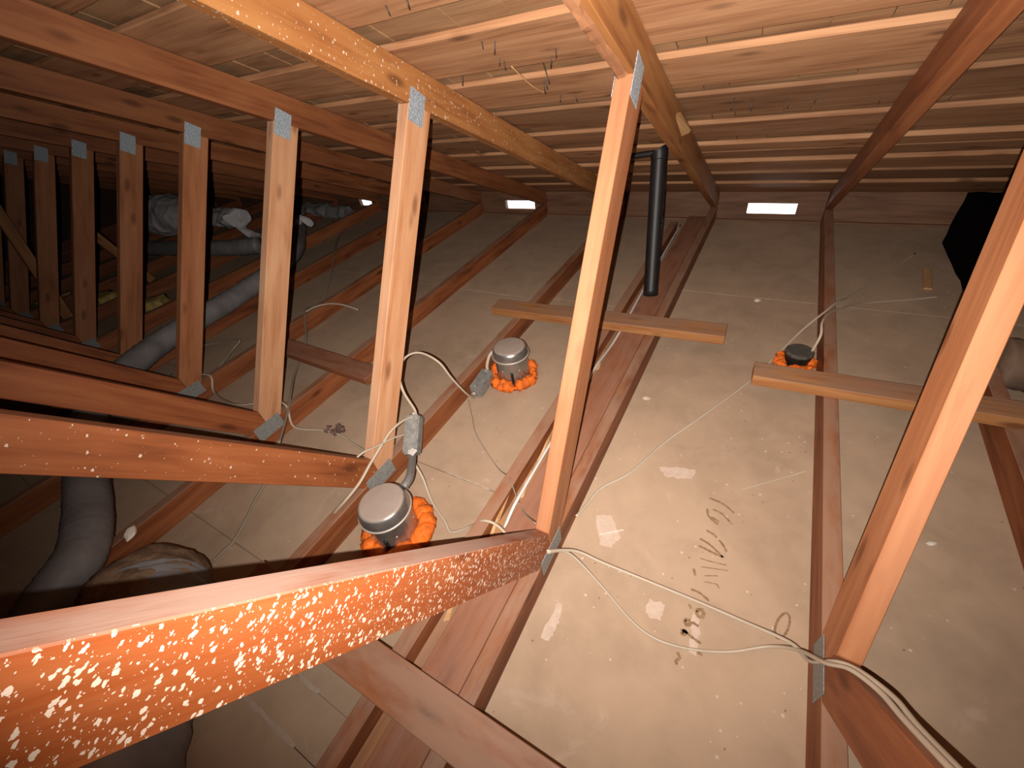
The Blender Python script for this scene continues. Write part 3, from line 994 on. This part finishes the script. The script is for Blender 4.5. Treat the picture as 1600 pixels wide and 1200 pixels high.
cable([(-1.175, 0.062, 0.150), (-1.175, 0.014, 0.18), (-1.176, -0.048, 0.206), (-1.180, -0.088, 0.223), (-1.19, -0.113, 0.220)], 0.004, M['cable'], 'short cable curling left out of the upright grey box')
cable([(-1.135, 0.014, 0.095), (-1.086, -0.008, 0.05), (-1.030, -0.05, 0.006), (-0.948, -0.09, 0.004), (-0.906, -0.112, 0.004), (-0.85, -0.083, 0.03), (-0.795, -0.080, 0.093),
       (-0.742, -0.078, 0.094), (-0.644, -0.120, 0.105), (-0.625, -0.10, 0.175)], 0.0042, M['cable'], 'cream cable dropping from the upright box to the foot of the spattered web')
cable([(-1.19, 0.404, 0.003), (-1.12, 0.326, 0.003), (-1.048, 0.248, 0.003), (-0.90, 0.15, 0.004), (-0.82, 0.10, 0.060), (-0.79, 0.07, 0.092), (-0.713, -0.003, 0.092), (-0.628, -0.066, 0.17)],
      0.0018, M['cable_dark'], 'thin brown wire running slantwise over the middle drywall')
cable([(-0.585, -0.10, 0.125), (-0.538, -0.04, 0.06), (-0.457, -0.026, 0.03), (-0.256, -0.017, 0.018), (-0.15, -0.021, 0.025), (-0.067, -0.045, 0.07), (-0.045, -0.085, 0.115),
       (-0.030, -0.105, 0.200), (-0.010, -0.122, 0.239), (0.009, -0.165, 0.296), (0.011, -0.215, 0.354), (0.011, -0.30, 0.470), (0.012, -0.38, 0.580), (0.012, -0.55, 0.812)], 0.0045, M['cable'], 'upper cream cable of the pair crossing the bright drywall in front')
cable([(-0.585, -0.10, 0.120), (-0.549, -0.053, 0.06), (-0.457, -0.073, 0.005), (-0.37, -0.118, 0.004), (-0.307, -0.132, 0.004), (-0.235, -0.119, 0.004), (-0.162, -0.088, 0.004),
       (-0.095, -0.049, 0.02), (-0.058, -0.060, 0.085), (-0.040, -0.108, 0.185), (-0.024, -0.128, 0.243), (-0.006, -0.165, 0.294), (-0.002, -0.215, 0.354), (-0.001, -0.30, 0.470), (0.0, -0.38, 0.580), (0.0, -0.55, 0.812)],
      0.0045, M['cable'], 'lower cream cable of the pair sagging onto the bright drywall in front')
cable([(-0.586, 0.076, 0.02), (-0.575, 0.139, 0.005), (-0.557, 0.207, 0.004), (-0.495, 0.296, 0.004), (-0.427, 0.46, 0.004), (-0.339, 0.628, 0.004), (-0.216, 0.875, 0.004), (-0.139, 1.064, 0.02),
       (-0.079, 1.177, 0.06), (-0.027, 1.251, 0.094), (0.024, 1.36, 0.094), (0.086, 1.51, 0.05), (0.255, 1.872, 0.004), (0.372, 2.105, 0.004)], 0.0042, M['cable'],
      'long cream cable from the middle web running back under the right brace board')
cable([(-0.049, 1.025, 0.064), (-0.038, 1.05, 0.12), (-0.04, 1.1, 0.14), (-0.022, 1.182, 0.13), (0.024, 1.291, 0.10), (0.135, 1.492, 0.03), (0.3, 1.61, 0.005), (0.40, 1.66, 0.006)],
      0.0045, M['cable'], 'cable arching from the small black can light to the right')
cable([(-3.86, 2.323, 0.01), (-3.532, 1.843, 0.02), (-3.105, 1.431, 0.09), (-2.731, 1.027, 0.05), (-2.607, 0.808, 0.02), (-2.469, 0.636, 0.09), (-2.25, 0.451, 0.06), (-2.072, 0.242, 0.05),
       (-1.899, 0.109, 0.09), (-1.772, -0.009, 0.09), (-1.628, -0.132, 0.12)], 0.005, M['cable_dark'], 'long dusty cable hanging forward from the eave left of the pale web')
cable([(-3.988, 2.142, 0.005), (-3.555, 1.651, 0.005), (-3.396, 1.415, 0.005), (-3.205, 1.108, 0.005)], 0.005, M['cable_dark'], 'short dusty cable running beside the long one near the eave')
cable([(-2.615, 0.37, 0.01), (-2.519, 0.532, 0.05), (-2.446, 0.652, 0.094), (-2.377, 0.723, 0.10), (-2.284, 0.757, 0.09), (-2.189, 0.776, 0.06)], 0.006, M['cable'], 'pale cable arching over the chord right of the knotty web')
cable([(-2.733, -0.036, 0.06), (-2.637, -0.024, 0.1), (-2.558, -0.008, 0.1), (-2.469, 0.02, 0.1), (-2.40, 0.03, 0.094), (-2.338, -0.017, 0.05), (-2.054, -0.053, 0.1), (-1.908, 0.02, 0.1), (-1.823, 0.03, 0.096),
       (-1.768, -0.01, 0.03), (-1.656, 0.035, 0.01), (-1.554, 0.045, 0.006), (-1.493, 0.033, 0.006), (-1.376, 0.015, 0.02)], 0.005, M['cable'], 'pale wavy cable lying over two chords below the knotty web')
cable([(-3.152, 0.029, 0.094), (-3.06, 0.095, 0.094), (-2.926, 0.185, 0.05), (-2.789, 0.278, 0.05), (-2.616, 0.305, 0.08), (-2.628, 0.258, 0.05), (-2.569, 0.144, 0.04), (-2.571, 0.068, 0.02)],
      0.005, M['cable_dark'], 'kinked wire making a sharp point beside the dim reddish web')
cable([(-1.638, -0.243, 0.02), (-1.616, -0.314, 0.006), (-1.583, -0.363, 0.005), (-1.545, -0.433, 0.005), (-1.543, -0.468, 0.005), (-1.543, -0.506, 0.005)], 0.0055, M['cable_dark'],
      'dusty cable running down to the tan duct end at left')
cable([(-2.56, -0.74, 0.006), (-2.58, -0.681, 0.01), (-2.564, -0.60, 0.006)], 0.005, M['cable'], 'bit of pale cable under the second orange web at the left edge')
cable([(-0.745, 2.125, 0.094), (-0.742, 1.731, 0.094), (-0.738, 1.524, 0.094), (-0.735, 1.246, 0.094), (-0.733, 1.153, 0.094), (-0.731, 1.03, 0.091), (-0.735, 0.95, 0.080), (-0.742, 0.841, 0.068), (-0.741, 0.661, 0.095),
       (-0.739, 0.533, 0.094), (-0.738, 0.32, 0.094), (-0.739, 0.204, 0.094), (-0.738, 0.086, 0.094), (-0.738, 0.001, 0.090), (-0.742, -0.06, 0.06)], 0.0048, M['white_tag'],
      'white cord lying straight along the gap beside the flat plank', name='cord', cat='cord')

# ---------------------------------------------------------------- vent pipe
pipe = empty('vent_pipe', (-0.683, 1.218, 0))
pipe.rotation_euler = (math.radians(-14), math.radians(-4), 0)
tag(pipe, 'black plastic vent pipe standing between plank and roof boards', 'pipe')
zr = roof(1.385, T) / math.cos(math.radians(14.5))
link('pipe_riser', lathe_mesh('pipe_riser', [(0.0, 0.101), (0.033, 0.101), (0.033, 0.130), (0.0315, 0.133), (0.0315, zr - 0.045)], 28), M['abs'], pipe)
link('pipe_elbow', tube_mesh('pipe_elbow', [(0, 0, zr - 0.056), (0, 0, zr - 0.03), (-0.003, 0, zr - 0.022)], 0.0335, 24, 4), M['abs'], pipe)
link('pipe_arm', tube_mesh('pipe_arm', [(-0.02, 0, zr - 0.032), (-0.10, 0.0, zr - 0.034), (-0.22, 0.0, zr - 0.044)], 0.0115, 16, 4), M['abs'], pipe)

# ---------------------------------------------------------------- ducts and wraps on the left
def flex_duct(name, pts, r, label, mat, ribs=True, jitter=0.08, group=None, pitch=0.03, per=14, end=None):
    n = None
    path = smooth_path(pts, per)
    L = sum((b - a).length for a, b in zip(path, path[1:]))
    def rf(t):
        rr = r * (1 + 0.03 * math.sin(t * L / pitch * 2 * math.pi)) if ribs else r
        if end and t < end: rr *= math.sqrt(max(0.02, t / end))
        return rr
    t = empty(name, tuple(pts[0]))
    me = tube_mesh('duct_jacket', pts, r, 22, per, rf, 1.0, jitter)
    me.transform(Matrix.Translation(-Vector(pts[0])))
    link('duct_jacket', me, mat, t)
    return tag(t, label, 'duct', group)
flex_duct('flex_duct', [(-3.75, 1.62, 0.155), (-3.30, 1.25, 0.155), (-3.10, 0.95, 0.155), (-3.0, 0.62, 0.155), (-2.94, 0.25, 0.155), (-2.88, 0.0, 0.155), (-2.70, -0.28, 0.155), (-2.40, -0.46, 0.155), (-2.143, -0.535, 0.155), (-1.94, -0.60, 0.155), (-1.782, -0.67, 0.155), (-1.72, -0.76, 0.15), (-1.68, -0.95, 0.10), (-1.62, -1.5, 0.065)],
          0.058, 'long grey flex duct winding over the chords along the left side', M['duct'], group='flex ducts', pitch=0.04, jitter=0.04)
dk = flex_duct('flex_duct', [(-1.46, -0.64, 0.135), (-1.35, -0.71, 0.135), (-1.20, -0.83, 0.135), (-1.04, -1.04, 0.16), (-0.95, -1.35, 0.2)], 0.128,
               'dark grey flex duct at the bottom left with a dusty tan end', M['duct'], group='flex ducts', jitter=0.16, pitch=0.05)
bm = bmesh.new()
bmesh.ops.create_icosphere(bm, subdivisions=4, radius=0.138)
for v in bm.verts:
    v.co *= 1 + 0.10 * noise.noise(v.co * 14) + 0.05 * noise.noise(v.co * 45)
    v.co.z = max(v.co.z, -0.133)
o = link('insulation_wrap', to_mesh(bm, 'insulation_wrap', True), M['fibre'], dk)
o.location = (0.01, -0.015, 0.0)
o['label'] = 'tan dusty fibre wrap at the duct end'
flex_duct('flex_duct', [(-5.2, 0.95, 0.155), (-4.6, 1.02, 0.16), (-4.0, 1.12, 0.16), (-3.72, 1.22, 0.16)], 0.062, 'grey flex duct running sideways beneath the silver foil at left', M['duct'], group='flex ducts', pitch=0.06)
flex_duct('flex_duct', [(0.435, 1.08, 0.085), (0.70, 1.09, 0.09), (1.05, 1.16, 0.10), (1.45, 1.2, 0.10)], 0.083, 'brown dusty flex duct at the right edge behind the leaning web', M['duct_brown'], group='flex ducts', jitter=0.2, pitch=0.045)
bm = bmesh.new()
bmesh.ops.create_cube(bm, size=1.0)
bmesh.ops.subdivide_edges(bm, edges=bm.edges[:], cuts=5, use_grid_fill=True)
for v in bm.verts:
    v.co = Vector((v.co.x * 0.26, v.co.y * 0.52, (v.co.z + 0.5) * (0.27 - 0.06 * v.co.y)))
    d = 0.008 * noise.noise(v.co * 14)
    v.co += Vector((d, d, abs(d)))
bb = link('dark_opening_block', to_mesh(bm, 'dark_opening_block'), M['opening_black'])  # added solid block, painted black in place of an unlit opening
bb.location = (0.622, 2.0, 0.0004)
tag(bb, 'black block standing in for a dark opening left of the leaning web', 'box')

# crumpled silver foil over the far duct
def foil_part(pts, r, mat, seed, parent, origin, flat=0.8):
    me = tube_mesh('foil_sheet', pts, r if not callable(r) else 0.1, 26, 10, r if callable(r) else None, flat, 0.0)
    for v in me.vertices:
        q = v.co * 11 + Vector((seed, 0, 0))
        v.co += Vector((noise.noise(q), noise.noise(q + Vector((7, 3, 0))), noise.noise(q + Vector((0, 5, 9))))) * 0.035
        v.co -= Vector(origin)
    for pl in me.polygons:
        pl.use_smooth = False
    link('foil_sheet', me, mat, parent)
fo = (-5.6, 1.55, 0.12)
f = tag(empty('foil_wrap', fo), 'crumpled silver foil wrap hanging behind the dim reddish web at left', 'foil wrap')
foil_part([(-6.15, 1.5, 0.22), (-5.85, 1.5, 0.24), (-5.4, 1.5, 0.25), (-5.1, 1.52, 0.27)], lambda t: 0.09 + 0.15 * math.sin(math.pi * min(1, t * 0.9 + 0.1)), M['foil'], 1, f, fo)
foil_part([(-5.1, 1.52, 0.26), (-4.75, 1.52, 0.24), (-4.38, 1.5, 0.25)], 0.115, M['foil'], 2, f, fo, 0.6)
foil_part([(-4.5, 1.5, 0.25), (-4.42, 1.5, 0.20), (-4.36, 1.5, 0.12), (-4.15, 1.5, 0.08), (-3.90, 1.5, 0.085)], 0.042, M['foil'], 3, f, fo, 0.5)
fo2 = (-3.55, 1.5, 0.16)
f2 = tag(empty('foil_wrap', fo2), 'scrap of bright foil curling out right of the knotty web', 'foil wrap')
foil_part([(-3.66, 1.5, 0.15), (-3.60, 1.5, 0.22), (-3.54, 1.5, 0.255), (-3.46, 1.5, 0.27), (-3.36, 1.5, 0.235)], lambda t: 0.065 * (1 - 0.75 * t), M['foil'], 4, f2, fo2, 0.4)
fo3 = (-4.2, 2.2, 0.05)
f3 = tag(empty('foil_wrap', fo3), 'grey crumpled wrap lying near the eave left of the small vent', 'foil wrap')
foil_part([(-4.5, 2.2, 0.08), (-4.3, 2.2, 0.10), (-4.05, 2.22, 0.07), (-3.85, 2.25, 0.05)], 0.075, M['duct'], 5, f3, fo3, 0.7)

def lean_board(p0, p1, w, h, mat, label):
    a, b = Vector(p0), Vector(p1)
    L = (b - a).length
    o = link('loose_board', box_mesh('loose_board', (0, -w / 2, -h / 2), (L, w / 2, h / 2), 0.0015), mat)
    o.location = a
    o.rotation_mode = 'QUATERNION'
    o.rotation_quaternion = (b - a).to_track_quat('X', 'Z')
    return tag(o, label, 'board', 'loose boards leaning in the dark')
lean_board((-4.6, 0.10, 0.02), (-4.6, 0.27, 1.02), 0.038, 0.06, M['brace'], 'loose board leaning at the left edge, one edge catching the light')
lean_board((-4.6, 0.70, 0.02), (-4.6, 0.575, 0.45), 0.038, 0.06, M['brace'], 'short loose board leaning between two dark uprights left of the foil wrap')

# yellow batt scraps and loose slanting boards in the left dark
def batt(loc, size, rz, label, seed):
    bm = bmesh.new()
    bmesh.ops.create_cube(bm, size=1.0)
    bmesh.ops.subdivide_edges(bm, edges=bm.edges[:], cuts=4, use_grid_fill=True)
    for v in bm.verts:
        v.co = Vector((v.co.x * size[0], v.co.y * size[1], (v.co.z + 0.5) * size[2]))
        d = noise.noise(v.co * 16 + Vector((seed, 0, 0))) * 0.03
        v.co += Vector((d, d * 0.6, abs(d) * 0.6))
    o = link('insulation_scrap', to_mesh(bm, 'insulation_scrap', True), M['yellow_fibre'])
    o.location = loc
    o.rotation_euler = (0, 0, rz)
    return tag(o, label, 'insulation', 'yellow insulation scraps')
batt((-4.62, 0.33, 0.002), (0.30, 0.14, 0.07), 0.3, 'yellow insulation scrap between the two darkest uprights at left', 3)
batt((-5.15, 0.20, 0.002), (0.24, 0.12, 0.06), 0.6, 'yellow insulation scrap nearest the left edge', 6)
batt((-4.0, 0.42, 0.002), (0.22, 0.12, 0.06), 0.9, 'yellow insulation scrap left of the dim web with the dull plate', 9)

# ---------------------------------------------------------------- crumbs and scraps
def chip(name, loc, size, rot, mat, label, cat, seed=1, group=None):
    bm = bmesh.new()
    bmesh.ops.create_icosphere(bm, subdivisions=2, radius=0.5)
    for v in bm.verts:
        v.co *= 1 + 0.35 * noise.noise(v.co * 3 + Vector((seed, 0, 0)))
        v.co = Vector((v.co.x * size[0], v.co.y * size[1], (v.co.z + 0.42) * size[2]))
        v.co.z = max(v.co.z, 0.0)
    o = link(name, to_mesh(bm, name), mat)
    o.location = loc
    o.rotation_euler = rot
    return tag(o, label, cat, group)
chip('plaster_chip', (-0.254, 1.466, 0.0004), (0.028, 0.026, 0.014), (0, 0, 0.4), M['chip'], 'white plaster chip alone on the drywall right of the black pipe', 'chip', 1, 'crumbs on the drywall')
chip('plaster_chip', (-0.54, 0.645, 0.0004), (0.032, 0.020, 0.012), (0, 0, 0.2), M['smear'], 'tan crumb on the drywall under the short brace board', 'chip', 4, 'crumbs on the drywall')
chip('plaster_chip', (0.225, 0.364, 0.0004), (0.022, 0.012, 0.008), (0, 0, 0.6), M['chip'], 'pale crumb right of the leaning web near the right edge', 'chip', 7, 'crumbs on the drywall')
chip('foam_scrap', (-1.793, -0.574, 0.0895), (0.058, 0.034, 0.024), (0, 0, -0.5), M['white_foam'], 'bright white scrap lying on the chord beside the grey duct', 'scrap', 2)
def stick(p0, p1, w, h, mat, label):
    a, b = Vector(p0), Vector(p1)
    L = (b - a).length
    o = link('wood_sliver', box_mesh('wood_sliver', (0, -w / 2, 0), (L, w / 2, h), min(w, h) * 0.3), mat)
    o.location = p0
    o.rotation_euler = (0, 0, math.atan2(b.y - a.y, b.x - a.x))
    return tag(o, label, 'sliver', 'slivers on the drywall')
stick((-0.188, 0.36, 0.0004), (-0.035, 0.495, 0.0004), 0.004, 0.002, M['cable'], 'thin pale sliver on the drywall left of the right-hand chord')
stick((0.375, 1.725, 0.0004), (0.395, 1.93, 0.0004), 0.030, 0.008, M['splinter'], 'pale stick lying in the dark bay beyond the right-hand chord')
stick((-0.51, 0.06, 0.0004), (-0.455, 0.10, 0.0004), 0.004, 0.002, M['chip'], 'tiny white sliver on the drywall right of the middle web')
bm = bmesh.new()
for i in range(9):
    bmesh.ops.create_icosphere(bm, subdivisions=2, radius=random.uniform(0.010, 0.022), matrix=Matrix.Translation((random.uniform(-0.05, 0.06), random.uniform(-0.04, 0.04), random.uniform(0.006, 0.022))))
for v in bm.verts:
    v.co += Vector((noise.noise(v.co * 60), noise.noise(v.co * 60 + Vector((5, 0, 0))), noise.noise(v.co * 60 + Vector((0, 5, 0))))) * 0.012
    v.co.z = max(0, v.co.z)
o = link('lint_clump', to_mesh(bm, 'lint_clump', True), M['lint'])
o.location = (-1.62, 0.06, 0.0006)
o.scale = (0.7, 0.55, 0.7)
tag(o, 'clump of brown lint beside the chord right of the knotty web', 'lint')
